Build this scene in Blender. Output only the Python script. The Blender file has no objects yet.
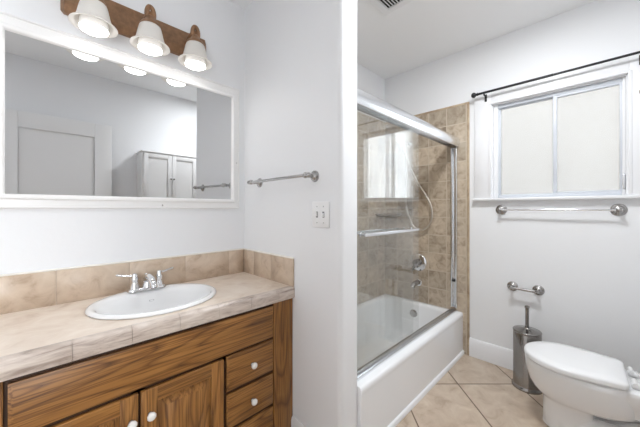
import bpy, bmesh, math, random
from mathutils import Vector, Matrix
random.seed(7)
PI = math.pi
S = bpy.context.scene
C = S.collection

# ------------------------------------------------------------------ camera, world, exposure
cam_d = bpy.data.cameras.new('camera')
cam = bpy.data.objects.new('camera', cam_d)
C.objects.link(cam)
cam.location = (0, 0, 1.3)
cam.rotation_euler = (PI / 2, 0, -PI / 4)
cam_d.sensor_width = 36
cam_d.lens = 282 / 640 * 36
cam_d.shift_y = -4.5 / 640
cam_d.clip_start = 0.01
S.camera = cam
w = bpy.data.worlds.new('world')
S.world = w
w.use_nodes = True
w.node_tree.nodes['Background'].inputs[0].default_value = (0.85, 0.92, 1.0, 1)
w.node_tree.nodes['Background'].inputs[1].default_value = 4.8   # bright overcast sky outside
S.view_settings.view_transform = 'Standard'
S.view_settings.look = 'None'
S.view_settings.gamma = 1
S.view_settings.use_curve_mapping = False
S.view_settings.exposure = 0.14
S.cycles.diffuse_bounces = 8
S.cycles.max_bounces = 16
S.cycles.transparent_max_bounces = 16
HALL_FILL = 5.6        # added fill panel in the unseen hall behind the camera
BULB_GLOW = 16.0        # the three vanity bulbs
REAR_FILL = 15.0        # added unseen ceiling lamp, fill from behind the camera
TOILET_GLOW = 116.0     # flush ceiling lamp above the toilet

# ------------------------------------------------------------------ key places (metres)
XP, XP2 = 1.05, 1.184        # the two faces of the partition
XW = 2.717                   # window wall
YM = 1.818                   # mirror wall
YT = 1.70                    # back wall of the tub alcove
YE = 0.905                   # end face of the partition
YO = -0.375                  # wall opposite the mirror
XL = -1.2                    # wall behind the camera
HC = 2.736                   # ceiling

# ------------------------------------------------------------------ materials
def srgb(r, g, b):
    f = lambda c: (c / 255 / 12.92) if c / 255 <= 0.04045 else ((c / 255 + 0.055) / 1.055) ** 2.4
    return (f(r), f(g), f(b), 1)

def mat(name, col, rough=0.5, metal=0.0, spec=0.5, emit=0.0, bump=0.0, bscale=60.0, tint=0.0, tscale=4.0):
    m = bpy.data.materials.new(name)
    m.use_nodes = True
    nt = m.node_tree
    b = nt.nodes['Principled BSDF']
    b.inputs['Base Color'].default_value = col
    b.inputs['Roughness'].default_value = rough
    b.inputs['Metallic'].default_value = metal
    b.inputs['Specular IOR Level'].default_value = spec
    if emit:
        b.inputs['Emission Color'].default_value = col
        b.inputs['Emission Strength'].default_value = emit
    g = nt.nodes.new('ShaderNodeNewGeometry')
    if bump:
        n = nt.nodes.new('ShaderNodeTexNoise')
        n.inputs['Scale'].default_value = bscale
        n.inputs['Detail'].default_value = 3
        nt.links.new(g.outputs['Position'], n.inputs['Vector'])
        bp = nt.nodes.new('ShaderNodeBump')
        bp.inputs['Strength'].default_value = bump
        bp.inputs['Distance'].default_value = 0.004
        nt.links.new(n.outputs['Fac'], bp.inputs['Height'])
        nt.links.new(bp.outputs['Normal'], b.inputs['Normal'])
    if tint:
        n = nt.nodes.new('ShaderNodeTexNoise')
        n.inputs['Scale'].default_value = tscale
        n.inputs['Detail'].default_value = 4
        nt.links.new(g.outputs['Position'], n.inputs['Vector'])
        mx = nt.nodes.new('ShaderNodeMix')
        mx.data_type = 'RGBA'
        mx.inputs['A'].default_value = tuple(c * (1 - tint) for c in col[:3]) + (1,)
        mx.inputs['B'].default_value = tuple(min(1, c * (1 + tint)) for c in col[:3]) + (1,)
        nt.links.new(n.outputs['Fac'], mx.inputs['Factor'])
        nt.links.new(mx.outputs['Result'], b.inputs['Base Color'])
    return m

def ramp(nt, stops):
    r = nt.nodes.new('ShaderNodeValToRGB')
    e = r.color_ramp.elements
    while len(e) < len(stops):
        e.new(0.5)
    for i, (p, c) in enumerate(stops):
        e[i].position = p
        e[i].color = c
    return r

def oak(name, axis):
    """oak with its grain running along the given axis"""
    m = bpy.data.materials.new(name)
    m.use_nodes = True
    nt = m.node_tree
    L = nt.links.new
    b = nt.nodes['Principled BSDF']
    b.inputs['Roughness'].default_value = 0.38
    g = nt.nodes.new('ShaderNodeNewGeometry')
    oi = nt.nodes.new('ShaderNodeObjectInfo')
    off = nt.nodes.new('ShaderNodeVectorMath'); off.operation = 'SCALE'
    off.inputs[0].default_value = (3.1, 1.7, 5.3)
    L(oi.outputs['Random'], off.inputs['Scale'])
    add = nt.nodes.new('ShaderNodeVectorMath'); add.operation = 'ADD'
    L(g.outputs['Position'], add.inputs[0]); L(off.outputs['Vector'], add.inputs[1])
    def mp(long, cross):
        n = nt.nodes.new('ShaderNodeMapping')
        n.inputs['Scale'].default_value = tuple(long if i == axis else cross for i in range(3))
        L(add.outputs['Vector'], n.inputs['Vector'])
        return n
    # cathedral rings: contour lines of a stretched noise field
    n1 = nt.nodes.new('ShaderNodeTexNoise')
    n1.inputs['Scale'].default_value = 1.0; n1.inputs['Detail'].default_value = 0.6
    L(mp(0.8, 9.0).outputs['Vector'], n1.inputs['Vector'])
    mul = nt.nodes.new('ShaderNodeMath'); mul.operation = 'MULTIPLY'; mul.inputs[1].default_value = 13.0
    L(n1.outputs['Fac'], mul.inputs[0])
    fr = nt.nodes.new('ShaderNodeMath'); fr.operation = 'FRACT'
    L(mul.outputs[0], fr.inputs[0])
    r1 = ramp(nt, [(0.0, srgb(108, 70, 33)), (0.16, srgb(150, 104, 52)), (0.75, srgb(161, 114, 59)), (1.0, srgb(122, 82, 40))])
    L(fr.outputs[0], r1.inputs['Fac'])
    # pores and fine streaks
    n2 = nt.nodes.new('ShaderNodeTexNoise')
    n2.inputs['Scale'].default_value = 1.0; n2.inputs['Detail'].default_value = 4
    L(mp(5.0, 210.0).outputs['Vector'], n2.inputs['Vector'])
    r2 = ramp(nt, [(0.38, (0.45, 0.38, 0.32, 1)), (0.55, (1.05, 1.05, 1.05, 1))])
    L(n2.outputs['Fac'], r2.inputs['Fac'])
    n3 = nt.nodes.new('ShaderNodeTexNoise')
    n3.inputs['Scale'].default_value = 1.0; n3.inputs['Detail'].default_value = 2
    L(mp(0.8, 26.0).outputs['Vector'], n3.inputs['Vector'])
    r3 = ramp(nt, [(0.3, (0.82, 0.79, 0.75, 1)), (0.7, (1.08, 1.06, 1.04, 1))])
    L(n3.outputs['Fac'], r3.inputs['Fac'])
    m1 = nt.nodes.new('ShaderNodeMix'); m1.data_type = 'RGBA'; m1.blend_type = 'MULTIPLY'; m1.inputs['Factor'].default_value = 0.8
    L(r1.outputs['Color'], m1.inputs['A']); L(r2.outputs['Color'], m1.inputs['B'])
    m2 = nt.nodes.new('ShaderNodeMix'); m2.data_type = 'RGBA'; m2.blend_type = 'MULTIPLY'; m2.inputs['Factor'].default_value = 1.0
    L(m1.outputs['Result'], m2.inputs['A']); L(r3.outputs['Color'], m2.inputs['B'])
    L(m2.outputs['Result'], b.inputs['Base Color'])
    bp = nt.nodes.new('ShaderNodeBump'); bp.inputs['Strength'].default_value = 0.15; bp.inputs['Distance'].default_value = 0.002
    L(n2.outputs['Fac'], bp.inputs['Height']); L(bp.outputs['Normal'], b.inputs['Normal'])
    return m

def stone_colour(nt, vec, light, mid, dark, scale, stretch=(1, 1, 1)):
    """mottled, veined stone; returns a colour socket"""
    L = nt.links.new
    mpn = nt.nodes.new('ShaderNodeMapping'); mpn.inputs['Scale'].default_value = stretch
    L(vec, mpn.inputs['Vector'])
    n = nt.nodes.new('ShaderNodeTexNoise')
    n.inputs['Scale'].default_value = scale; n.inputs['Detail'].default_value = 8; n.inputs['Roughness'].default_value = 0.62
    n.inputs['Distortion'].default_value = 0.8
    L(mpn.outputs['Vector'], n.inputs['Vector'])
    r = ramp(nt, [(0.30, dark), (0.46, mid), (0.66, light)])
    L(n.outputs['Fac'], r.inputs['Fac'])
    return r.outputs['Color'], n.outputs['Fac']

def stone(name, light, mid, dark, scale=9.0, stretch=(1, 1, 1), rough=0.3):
    m = bpy.data.materials.new(name); m.use_nodes = True
    nt = m.node_tree; b = nt.nodes['Principled BSDF']
    g = nt.nodes.new('ShaderNodeNewGeometry')
    col, fac = stone_colour(nt, g.outputs['Position'], light, mid, dark, scale, stretch)
    nt.links.new(col, b.inputs['Base Color'])
    b.inputs['Roughness'].default_value = rough
    bp = nt.nodes.new('ShaderNodeBump'); bp.inputs['Strength'].default_value = 0.1; bp.inputs['Distance'].default_value = 0.002
    nt.links.new(fac, bp.inputs['Height']); nt.links.new(bp.outputs['Normal'], b.inputs['Normal'])
    return m

def tiled(name, ex, ey, ox, oy, size, light, mid, dark, grout, gw, scale, rough, vary=0.25):
    """square tiles on the plane spanned by ex, ey (world unit vectors), joints through (ox, oy)"""
    m = bpy.data.materials.new(name); m.use_nodes = True
    nt = m.node_tree; L = nt.links.new; b = nt.nodes['Principled BSDF']
    g = nt.nodes.new('ShaderNodeNewGeometry')
    def dot(v, o):
        d = nt.nodes.new('ShaderNodeVectorMath'); d.operation = 'DOT_PRODUCT'; d.inputs[1].default_value = v
        L(g.outputs['Position'], d.inputs[0])
        a = nt.nodes.new('ShaderNodeMath'); a.operation = 'SUBTRACT'; a.inputs[1].default_value = o - size * 40
        L(d.outputs['Value'], a.inputs[0])
        return a.outputs[0]
    cb = nt.nodes.new('ShaderNodeCombineXYZ')
    L(dot(ex, ox), cb.inputs[0]); L(dot(ey, oy), cb.inputs[1])
    br = nt.nodes.new('ShaderNodeTexBrick')
    br.offset = 0.0; br.squash = 1.0
    br.inputs['Scale'].default_value = 1.0
    br.inputs['Brick Width'].default_value = size
    br.inputs['Row Height'].default_value = size
    br.inputs['Mortar Size'].default_value = gw
    br.inputs['Mortar Smooth'].default_value = 0.2
    br.inputs['Color1'].default_value = (1 - vary, 1 - vary, 1 - vary, 1)
    br.inputs['Color2'].default_value = (1 + vary * 0.35, 1 + vary * 0.35, 1 + vary * 0.35, 1)
    br.inputs['Mortar'].default_value = (1, 1, 1, 1)
    L(cb.outputs[0], br.inputs['Vector'])
    # shift the stone pattern per tile so veins stop at the joints
    sc = nt.nodes.new('ShaderNodeVectorMath'); sc.operation = 'SCALE'; sc.inputs['Scale'].default_value = 9.0
    L(br.outputs['Color'], sc.inputs[0])
    ad = nt.nodes.new('ShaderNodeVectorMath'); ad.operation = 'ADD'
    L(g.outputs['Position'], ad.inputs[0]); L(sc.outputs['Vector'], ad.inputs[1])
    col, fac = stone_colour(nt, ad.outputs['Vector'], light, mid, dark, scale)
    mu = nt.nodes.new('ShaderNodeMix'); mu.data_type = 'RGBA'; mu.blend_type = 'MULTIPLY'; mu.inputs['Factor'].default_value = 1
    L(col, mu.inputs['A']); L(br.outputs['Color'], mu.inputs['B'])
    mx = nt.nodes.new('ShaderNodeMix'); mx.data_type = 'RGBA'
    L(br.outputs['Fac'], mx.inputs['Factor']); L(mu.outputs['Result'], mx.inputs['A']); mx.inputs['B'].default_value = grout
    L(mx.outputs['Result'], b.inputs['Base Color'])
    b.inputs['Roughness'].default_value = rough
    bp = nt.nodes.new('ShaderNodeBump'); bp.inputs['Strength'].default_value = 0.35; bp.inputs['Distance'].default_value = 0.002
    bp.invert = True
    L(br.outputs['Fac'], bp.inputs['Height']); L(bp.outputs['Normal'], b.inputs['Normal'])
    return m

def glass(name, tint=(0.975, 0.98, 0.975), ior=1.5):
    m = bpy.data.materials.new(name); m.use_nodes = True
    nt = m.node_tree; L = nt.links.new
    nt.nodes.remove(nt.nodes['Principled BSDF'])
    tr = nt.nodes.new('ShaderNodeBsdfTransparent'); tr.inputs['Color'].default_value = tint + (1,)
    gl = nt.nodes.new('ShaderNodeBsdfGlossy'); gl.inputs['Roughness'].default_value = 0.0
    # the pane is not refracted, so both of its faces use the same air-to-glass reflectance
    fr = nt.nodes.new('ShaderNodeFresnel')
    gm = nt.nodes.new('ShaderNodeNewGeometry')
    im = nt.nodes.new('ShaderNodeMix'); im.data_type = 'FLOAT'
    im.inputs[2].default_value = ior; im.inputs[3].default_value = 1 / ior
    L(gm.outputs['Backfacing'], im.inputs['Factor']); L(im.outputs[0], fr.inputs['IOR'])
    mx = nt.nodes.new('ShaderNodeMixShader')
    L(fr.outputs[0], mx.inputs['Fac']); L(tr.outputs[0], mx.inputs[1]); L(gl.outputs[0], mx.inputs[2])
    L(mx.outputs[0], nt.nodes['Material Output'].inputs['Surface'])
    return m

def frosted(name):
    """privacy glass: rough refraction with a little all-round scatter"""
    m = bpy.data.materials.new(name); m.use_nodes = True
    nt = m.node_tree; L = nt.links.new
    nt.nodes.remove(nt.nodes['Principled BSDF'])
    rf = nt.nodes.new('ShaderNodeBsdfRefraction'); rf.inputs['Color'].default_value = (0.97, 0.965, 0.955, 1)
    rf.inputs['Roughness'].default_value = 0.22; rf.inputs['IOR'].default_value = 1.4
    t = nt.nodes.new('ShaderNodeBsdfTranslucent'); t.inputs['Color'].default_value = (0.95, 0.94, 0.92, 1)
    mx = nt.nodes.new('ShaderNodeMixShader'); mx.inputs['Fac'].default_value = 0.1
    L(rf.outputs[0], mx.inputs[1]); L(t.outputs[0], mx.inputs[2])
    L(mx.outputs[0], nt.nodes['Material Output'].inputs['Surface'])
    return m

def shade_glass(name):
    m = bpy.data.materials.new(name); m.use_nodes = True
    nt = m.node_tree; L = nt.links.new
    b = nt.nodes['Principled BSDF']
    b.inputs['Base Color'].default_value = (0.86, 0.84, 0.81, 1); b.inputs['Roughness'].default_value = 0.35
    t = nt.nodes.new('ShaderNodeBsdfTranslucent'); t.inputs['Color'].default_value = (0.9, 0.87, 0.82, 1)
    mx = nt.nodes.new('ShaderNodeMixShader'); mx.inputs['Fac'].default_value = 0.3
    L(b.outputs[0], mx.inputs[1]); L(t.outputs[0], mx.inputs[2])
    L(mx.outputs[0], nt.nodes['Material Output'].inputs['Surface'])
    return m

M = {}
M['wall'] = mat('white_wall_paint', (0.83, 0.84, 0.855, 1), 0.55, bump=0.12, bscale=35)
M['ceiling'] = mat('ceiling_paint', (0.88, 0.89, 0.90, 1), 0.8, bump=0.1, bscale=40)
M['trim'] = mat('white_gloss_trim', (0.82, 0.825, 0.84, 1), 0.3)
M['frame'] = mat('white_mirror_frame_paint', (0.86, 0.855, 0.85, 1), 0.3)
M['sash'] = mat('pale_grey_window_metal', (0.60, 0.63, 0.68, 1), 0.35)
M['slot'] = mat('switch_slot_grey', (0.16, 0.16, 0.17, 1), 0.5)
M['door'] = mat('white_door_paint', (0.80, 0.80, 0.80, 1), 0.35)
M['porcelain'] = mat('white_porcelain', (0.86, 0.865, 0.87, 1), 0.08, spec=0.6)
M['tub'] = mat('white_tub_enamel', (0.89, 0.905, 0.925, 1), 0.12)
M['plastic'] = mat('white_plastic', (0.82, 0.82, 0.82, 1), 0.3)
M['seat'] = mat('white_toilet_seat', (0.86, 0.865, 0.875, 1), 0.18)
M['chrome'] = mat('chrome', (0.78, 0.78, 0.79, 1), 0.08, 1.0)
M['nickel'] = mat('brushed_nickel', (0.42, 0.41, 0.40, 1), 0.25, 1.0)
M['steel'] = mat('brushed_steel', (0.30, 0.285, 0.27, 1), 0.18, 1.0, bump=0.1, bscale=150)
M['hose'] = mat('metal_hose', (0.62, 0.58, 0.52, 1), 0.3, 0.9)
M['alu'] = mat('polished_aluminium', (0.80, 0.81, 0.83, 1), 0.22, 1.0)
M['dark'] = mat('dark_gap', (0.02, 0.018, 0.016, 1), 0.7)
M['black'] = mat('black_rod_paint', (0.012, 0.012, 0.014, 1), 0.35)
M['bronze'] = mat('antique_bronze', srgb(142, 108, 80), 0.42, 0.4, bump=0.5, bscale=55, tint=0.5, tscale=40)
M['knob'] = mat('white_glass_knob', (0.85, 0.84, 0.82, 1), 0.06, spec=0.8)
M['shade'] = shade_glass('frosted_shade_glass')
M['bulb'] = mat('lit_bulb', (1.0, 0.985, 0.965, 1), 0.5, emit=BULB_GLOW)
M['bulbside'] = mat('bulb_glass', (0.95, 0.94, 0.92, 1), 0.3, emit=0.15)
M['lamp'] = mat('rear_fill_diffuser', (0.95, 0.975, 1.0, 1), 0.5, emit=REAR_FILL)  # glow of the fill light added behind the camera
M['lamp_toilet'] = mat('lit_toilet_diffuser', (0.95, 0.975, 1.0, 1), 0.5, emit=TOILET_GLOW)
M['pane'] = frosted('frosted_window_glass')
M['sky_blocker'] = mat('sky_blocker_grey', (0.243, 0.224, 0.203, 1), 0.9, tint=0.1, tscale=1.5)  # added outdoor wall, toned to darken the view through the panes
M['ground'] = mat('outdoor_paving', (0.30, 0.29, 0.27, 1), 0.9, tint=0.15, tscale=3)
M['hallfill'] = mat('hall_fill_glow', (0.95, 0.975, 1.0, 1), 0.5, emit=HALL_FILL)  # glow added as fill from the unseen hall
M['mirror'] = mat('mirror_silver', (0.68, 0.685, 0.69, 1), 0.0, 1.0)
M['glass'] = glass('shower_glass')
M['oakX'] = oak('oak_long_grain', 0)
M['oakZ'] = oak('oak_upright_grain', 2)
M['oakshade'] = mat('oak_painted_shade', srgb(62, 38, 20), 0.6, tint=0.3, tscale=20)  # shade of the gaps round the fronts, painted into the oak colour
M['counter'] = stone('cream_travertine', srgb(236, 224, 211), srgb(226, 211, 196), srgb(208, 189, 172), 8.0)
M['nosing'] = stone('grey_streaked_travertine', srgb(220, 209, 199), srgb(198, 184, 173), srgb(154, 138, 127), 7.0, (1.2, 1.2, 7))
M['splash'] = stone('tan_travertine', srgb(214, 196, 176), srgb(203, 183, 162), srgb(180, 157, 135), 11.0)
M['grout'] = mat('counter_grout', srgb(205, 188, 172), 0.8)
M['cap'] = mat('pale_caulk_edge', srgb(242, 238, 231), 0.5)
r2 = math.sqrt(0.5)
M['floor'] = tiled('floor_tile', (r2, -r2, 0), (r2, r2, 0), 1.025, 2.095, 0.437,
                   srgb(205, 190, 172), srgb(192, 174, 155), srgb(172, 152, 132), srgb(110, 92, 76), 0.005, 7.0, 0.3, 0.08)
TL = (srgb(202, 188, 168), srgb(183, 167, 147), srgb(148, 131, 112), srgb(200, 188, 170), 0.004)
M['tileW'] = tiled('tub_tile_window_side', (0, 1, 0), (0, 0, 1), 0.858, 1.733, 0.171, *TL, 15.0, 0.3, 0.22)
M['tileB'] = tiled('tub_tile_back', (1, 0, 0), (0, 0, 1), 1.19, 1.733, 0.171, *TL, 15.0, 0.3, 0.22)
M['tiletrim'] = stone('tub_tile_trim', srgb(196, 178, 152), srgb(178, 158, 132), srgb(150, 128, 104), 9.0)
M['ceramic'] = mat('brown_ceramic', srgb(128, 110, 92), 0.35, tint=0.2)
M['logo'] = mat('grey_print', (0.45, 0.45, 0.47, 1), 0.5)

# ------------------------------------------------------------------ mesh helpers
class MB:
    def __init__(self):
        self.bm = bmesh.new()
        self.mats = []
        self.cur = 0
    def use(self, m):
        if m not in self.mats:
            self.mats.append(m)
        self.cur = self.mats.index(m)
        return self
    def _face(self, vs, smooth=False):
        try:
            f = self.bm.faces.new(vs)
        except ValueError:
            return None
        f.material_index = self.cur
        f.smooth = smooth
        return f
    def box(self, x0, x1, y0, y1, z0, z1, bev=0.0, seg=2):
        x0, x1 = sorted((x0, x1)); y0, y1 = sorted((y0, y1)); z0, z1 = sorted((z0, z1))
        t = bmesh.new()
        v = [t.verts.new((x, y, z)) for x in (x0, x1) for y in (y0, y1) for z in (z0, z1)]
        for q in ((0, 1, 3, 2), (4, 6, 7, 5), (0, 4, 5, 1), (2, 3, 7, 6), (0, 2, 6, 4), (1, 5, 7, 3)):
            t.faces.new([v[i] for i in q])
        bmesh.ops.recalc_face_normals(t, faces=t.faces)
        if bev:
            bmesh.ops.bevel(t, geom=list(t.edges), offset=bev, segments=seg, profile=0.5, affect='EDGES')
        self._merge(t, bool(bev))
        return self
    def _merge(self, t, smooth):
        mp = {}
        for v in t.verts:
            mp[v] = self.bm.verts.new(v.co)
        for f in t.faces:
            self._face([mp[v] for v in f.verts], smooth)
        t.free()
    def rings(self, rings, cap0=True, cap1=True, smooth=True, closed=True):
        """skin a list of equal-length rings of points"""
        R = [[self.bm.verts.new(p) for p in r] for r in rings]
        n = len(R[0])
        for a, b in zip(R, R[1:]):
            for i in range(n if closed else n - 1):
                j = (i + 1) % n
                self._face([a[i], a[j], b[j], b[i]], smooth)
        if cap0:
            self._face(list(reversed(R[0])), False)
        if cap1:
            self._face(R[-1], False)
        return self
    def lathe(self, prof, c, axis='Z', n=32, cap0=True, cap1=True, smooth=True):
        """prof: (radius, height along axis) pairs"""
        rr = []
        for r, h in prof:
            ring = []
            for i in range(n):
                a = 2 * PI * i / n
                u, v = r * math.cos(a), r * math.sin(a)
                p = {'Z': (u, v, h), 'X': (h, u, v), 'Y': (v, h, u)}[axis]
                ring.append((c[0] + p[0], c[1] + p[1], c[2] + p[2]))
            rr.append(ring)
        return self.rings(rr, cap0, cap1, smooth)
    def tube(self, pts, rad, n=14, caps=True):
        pts = [Vector(p) for p in pts]
        if not hasattr(rad, '__len__'):
            rad = [rad] * len(pts)
        rr = []
        up = None
        for i, p in enumerate(pts):
            d = (pts[min(i + 1, len(pts) - 1)] - pts[max(i - 1, 0)]).normalized()
            if up is None:
                up = Vector((0, 0, 1)) if abs(d.z) < 0.9 else Vector((1, 0, 0))
            s = d.cross(up).normalized()
            up = s.cross(d).normalized()
            rr.append([p + (s * math.cos(2 * PI * k / n) + up * math.sin(2 * PI * k / n)) * rad[i] for k in range(n)])
        return self.rings(rr, caps, caps)
    def ball(self, c, r, n=20, sc=(1, 1, 1)):
        prof = [(max(1e-4, math.sin(PI * i / 10)) * r, -math.cos(PI * i / 10) * r) for i in range(11)]
        rr = []
        for a, h in prof:
            rr.append([(c[0] + a * math.cos(2 * PI * k / n) * sc[0], c[1] + a * math.sin(2 * PI * k / n) * sc[1], c[2] + h * sc[2]) for k in range(n)])
        return self.rings(rr)
    def build(self, name, m, parent=None, flat=False):
        bm = self.bm
        bmesh.ops.remove_doubles(bm, verts=bm.verts, dist=1e-6)
        bmesh.ops.recalc_face_normals(bm, faces=bm.faces)
        me = bpy.data.meshes.new(name)
        if not self.mats:
            self.mats = [m]
        off = Vector((0, 0, 0))
        p = parent
        while p is not None:
            off += Vector(p.location)
            p = p.parent
        for v in bm.verts:
            v.co -= off
        bm.to_mesh(me); bm.free()
        for q in self.mats:
            me.materials.append(M[q] if isinstance(q, str) else q)
        try:
            me.set_sharp_from_angle(angle=math.radians(50))
        except Exception:
            pass
        o = bpy.data.objects.new(name, me)
        C.objects.link(o)
        o.parent = parent
        return o

def tag(o, label=None, cat=None, group=None, kind=None):
    if label: o['label'] = label
    if cat: o['category'] = cat
    if group: o['group'] = group
    if kind: o['kind'] = kind
    return o

def thing(name, loc, label, cat, group=None):
    o = bpy.data.objects.new(name, None)
    C.objects.link(o)
    o.location = loc
    o.empty_display_size = 0.05
    return tag(o, label, cat, group)

def struct(name, mb, m, parent=None):
    o = mb.build(name, m, parent)
    if parent is None:
        o['kind'] = 'structure'
    return o

def copy_tree(o, parent=None):
    c = o.copy(); C.objects.link(c); c.parent = parent
    for ch in list(o.children):
        copy_tree(ch, c)
    return c

def arc(c, r, a0, a1, n, plane='XZ'):
    out = []
    for i in range(n + 1):
        a = a0 + (a1 - a0) * i / n
        u, v = r * math.cos(a), r * math.sin(a)
        out.append({'XZ': (c[0] + u, c[1], c[2] + v), 'YZ': (c[0], c[1] + u, c[2] + v), 'XY': (c[0] + u, c[1] + v, c[2])}[plane])
    return out

def spline(pts, n=8):
    """Catmull-Rom through the points"""
    P = [Vector(p) for p in pts]
    P = [P[0] * 2 - P[1]] + P + [P[-1] * 2 - P[-2]]
    out = []
    for i in range(1, len(P) - 2):
        for k in range(n):
            t = k / n
            a, b, c, d = P[i - 1:i + 3]
            out.append(0.5 * ((2 * b) + (c - a) * t + (2 * a - 5 * b + 4 * c - d) * t * t + (3 * b - a - 3 * c + d) * t ** 3))
    out.append(P[-2])
    return out

def rrect(x0, x1, y0, y1, z, r, k=8):
    out = []
    for cx, cy, a0 in ((x1 - r, y1 - r, 0), (x0 + r, y1 - r, PI / 2), (x0 + r, y0 + r, PI), (x1 - r, y0 + r, 1.5 * PI)):
        for i in range(k + 1):
            a = a0 + PI / 2 * i / k
            out.append((cx + r * math.cos(a), cy + r * math.sin(a), z))
    return out

# ================================================================== THE SETTING
struct('floor', MB().box(XL - 0.1, XW + 0.1, YO - 0.1, YM + 0.1, -0.1, 0.0), 'floor')
struct('ceiling', MB().box(XL - 0.1, XW + 0.1, YO - 0.1, YM + 0.1, HC, HC + 0.1), 'ceiling')
struct('wall_mirror_side', MB().box(XL - 0.1, XP2 - 0.05, YM, YM + 0.1, 0, HC), 'wall')
struct('wall_behind_camera', MB().box(XL - 0.1, XL, YO, YM, 0, HC), 'wall')
# wall opposite the mirror, with a doorway added to let fill light in
DX0, DX1, DZ = -1.13, -0.275, 2.2
mb = MB()
mb.box(DX1, XW + 0.1, YO - 0.1, YO, 0, HC).box(XL - 0.1, DX0, YO - 0.1, YO, 0, HC).box(DX0, DX1, YO - 0.1, YO, DZ, HC)
struct('wall_opposite_mirror', mb, 'wall')
# unseen hall added behind that doorway to hold the fill light
HY = -1.55
struct('floor_hall', MB().box(-1.9, 0.6, HY - 0.1, YO - 0.1, -0.1, 0.0), 'floor')
struct('ceiling_hall', MB().box(-1.9, 0.6, HY - 0.1, YO - 0.1, HC, HC + 0.1), 'ceiling')
struct('wall_hall_far', MB().box(-1.9, 0.6, HY - 0.1, HY, 0, HC), 'wall')
struct('wall_hall_left', MB().box(-1.9, -1.8, HY, YO - 0.1, 0, HC), 'wall')
struct('wall_hall_right', MB().box(0.5, 0.6, HY, YO - 0.1, 0, HC), 'wall')
w2 = bpy.data.objects.new('window_added_fill', None); C.objects.link(w2); w2.location = (-0.7, HY, 0.3); w2['kind'] = 'structure'  # unseen glowing window, added as fill light
mb = MB()
for a in ((-1.36, -1.30, 0.24, 2.26), (-0.10, -0.04, 0.24, 2.26), (-1.30, -0.10, 0.24, 0.30), (-1.30, -0.10, 2.20, 2.26), (-0.72, -0.68, 0.30, 2.20)):
    mb.box(a[0], a[1], HY + 0.001, HY + 0.03, a[2], a[3])
mb.build('window_frame', 'trim', w2)
MB().box(-1.30, -0.10, HY + 0.001, HY + 0.008, 0.30, 2.20).build('pane', 'hallfill', w2)
struct('wall_tub_back', MB().box(XP2 - 0.05, XW + 0.1, YT, YM + 0.1, 0, HC), 'wall')
# partition with rounded plaster corners on its free end
def partition():
    R = 0.028
    prof = [(XP, YM)]
    prof += [(XP + R - R * math.cos(a), YE + R - R * math.sin(a)) for a in [PI / 2 * i / 6 for i in range(7)]]
    r = 0.008
    prof += [(XP2 - r + r * math.sin(a), YE + r - r * math.cos(a)) for a in [PI / 2 * i / 4 for i in range(5)]]
    prof += [(XP2, YM)]
    mb = MB()
    mb.rings([[(x, y, 0) for x, y in prof], [(x, y, HC) for x, y in prof]])
    return struct('wall_partition', mb, 'wall')
partition()
# window wall: four pieces of one wall round the opening
WY0, WY1, WZ0, WZ1 = -0.125, 0.665, 1.385, 2.185
mb = MB()
for a in ((YO, WY0, 0, HC), (WY1, YT, 0, HC), (WY0, WY1, 0, WZ0), (WY0, WY1, WZ1, HC)):
    mb.box(XW, XW + 0.1, *a)
struct('wall_window_side', mb, 'wall')
# tiled surround of the tub (with a narrow edge trim)
T = 0.012
mb = MB().box(XW - T, XW, 0.850, YT, 0, 2.235)
mb.use('tileW')
ts = struct('wall_tile_window_side', MB().use('tileW').box(XW - T, XW, 0.852, YT, 0, 2.235), 'tileW')
mb.bm.free()
mb = MB().box(XW - T - 0.001, XW, 0.832, 0.852, 0, 2.255, 0.004).box(XW - T - 0.001, XW, 0.852, YT, 2.235, 2.255, 0.004)
struct('trim_tile_edge', mb, 'tiletrim')
struct('wall_tile_tub_back', MB().box(XP2, XW - T, YT - T, YT, 0, 2.255), 'tileB')
struct('wall_tile_partition_side', MB().box(XP2, XP2 + T, 0.99, YT - T, 0, 2.255), 'tileW')
# baseboards
def baseboard(name, pts, h, t, nx, ny):
    (x0, y0), (x1, y1) = pts
    prof = [(0, 0), (t, 0), (t, h - 0.02), (t * 0.6, h - 0.005), (t * 0.4, h), (0, h)]
    mb = MB()
    mb.rings([[(x + nx * a, y + ny * a, z) for a, z in prof] for x, y in ((x0, y0), (x1, y1))], smooth=False)
    return struct(name, mb, 'trim')
baseboard('baseboard_window_side', ((XW, YO), (XW, 0.832)), 0.157, 0.016, -1, 0)
baseboard('baseboard_partition', ((XP, YE + 0.03), (XP, YM)), 0.098, 0.014, -1, 0)
baseboard('baseboard_opposite_mirror', ((-0.265, YO), (XW - 0.016, YO)), 0.157, 0.016, 0, 1)
baseboard('baseboard_mirror_side', ((XL, YM), (-0.36, YM)), 0.157, 0.016, 0, -1)

# outdoors: unseen wall added to dim the sky behind the panes, and the paving
struct('wall_sky_blocker', MB().box(5.0, 5.2, -0.7, 6.0, -0.1, 4.2), 'sky_blocker')
struct('ground', MB().box(XW + 0.1, 12.0, -9.0, 6.0, -0.2, -0.1), 'ground')

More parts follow.
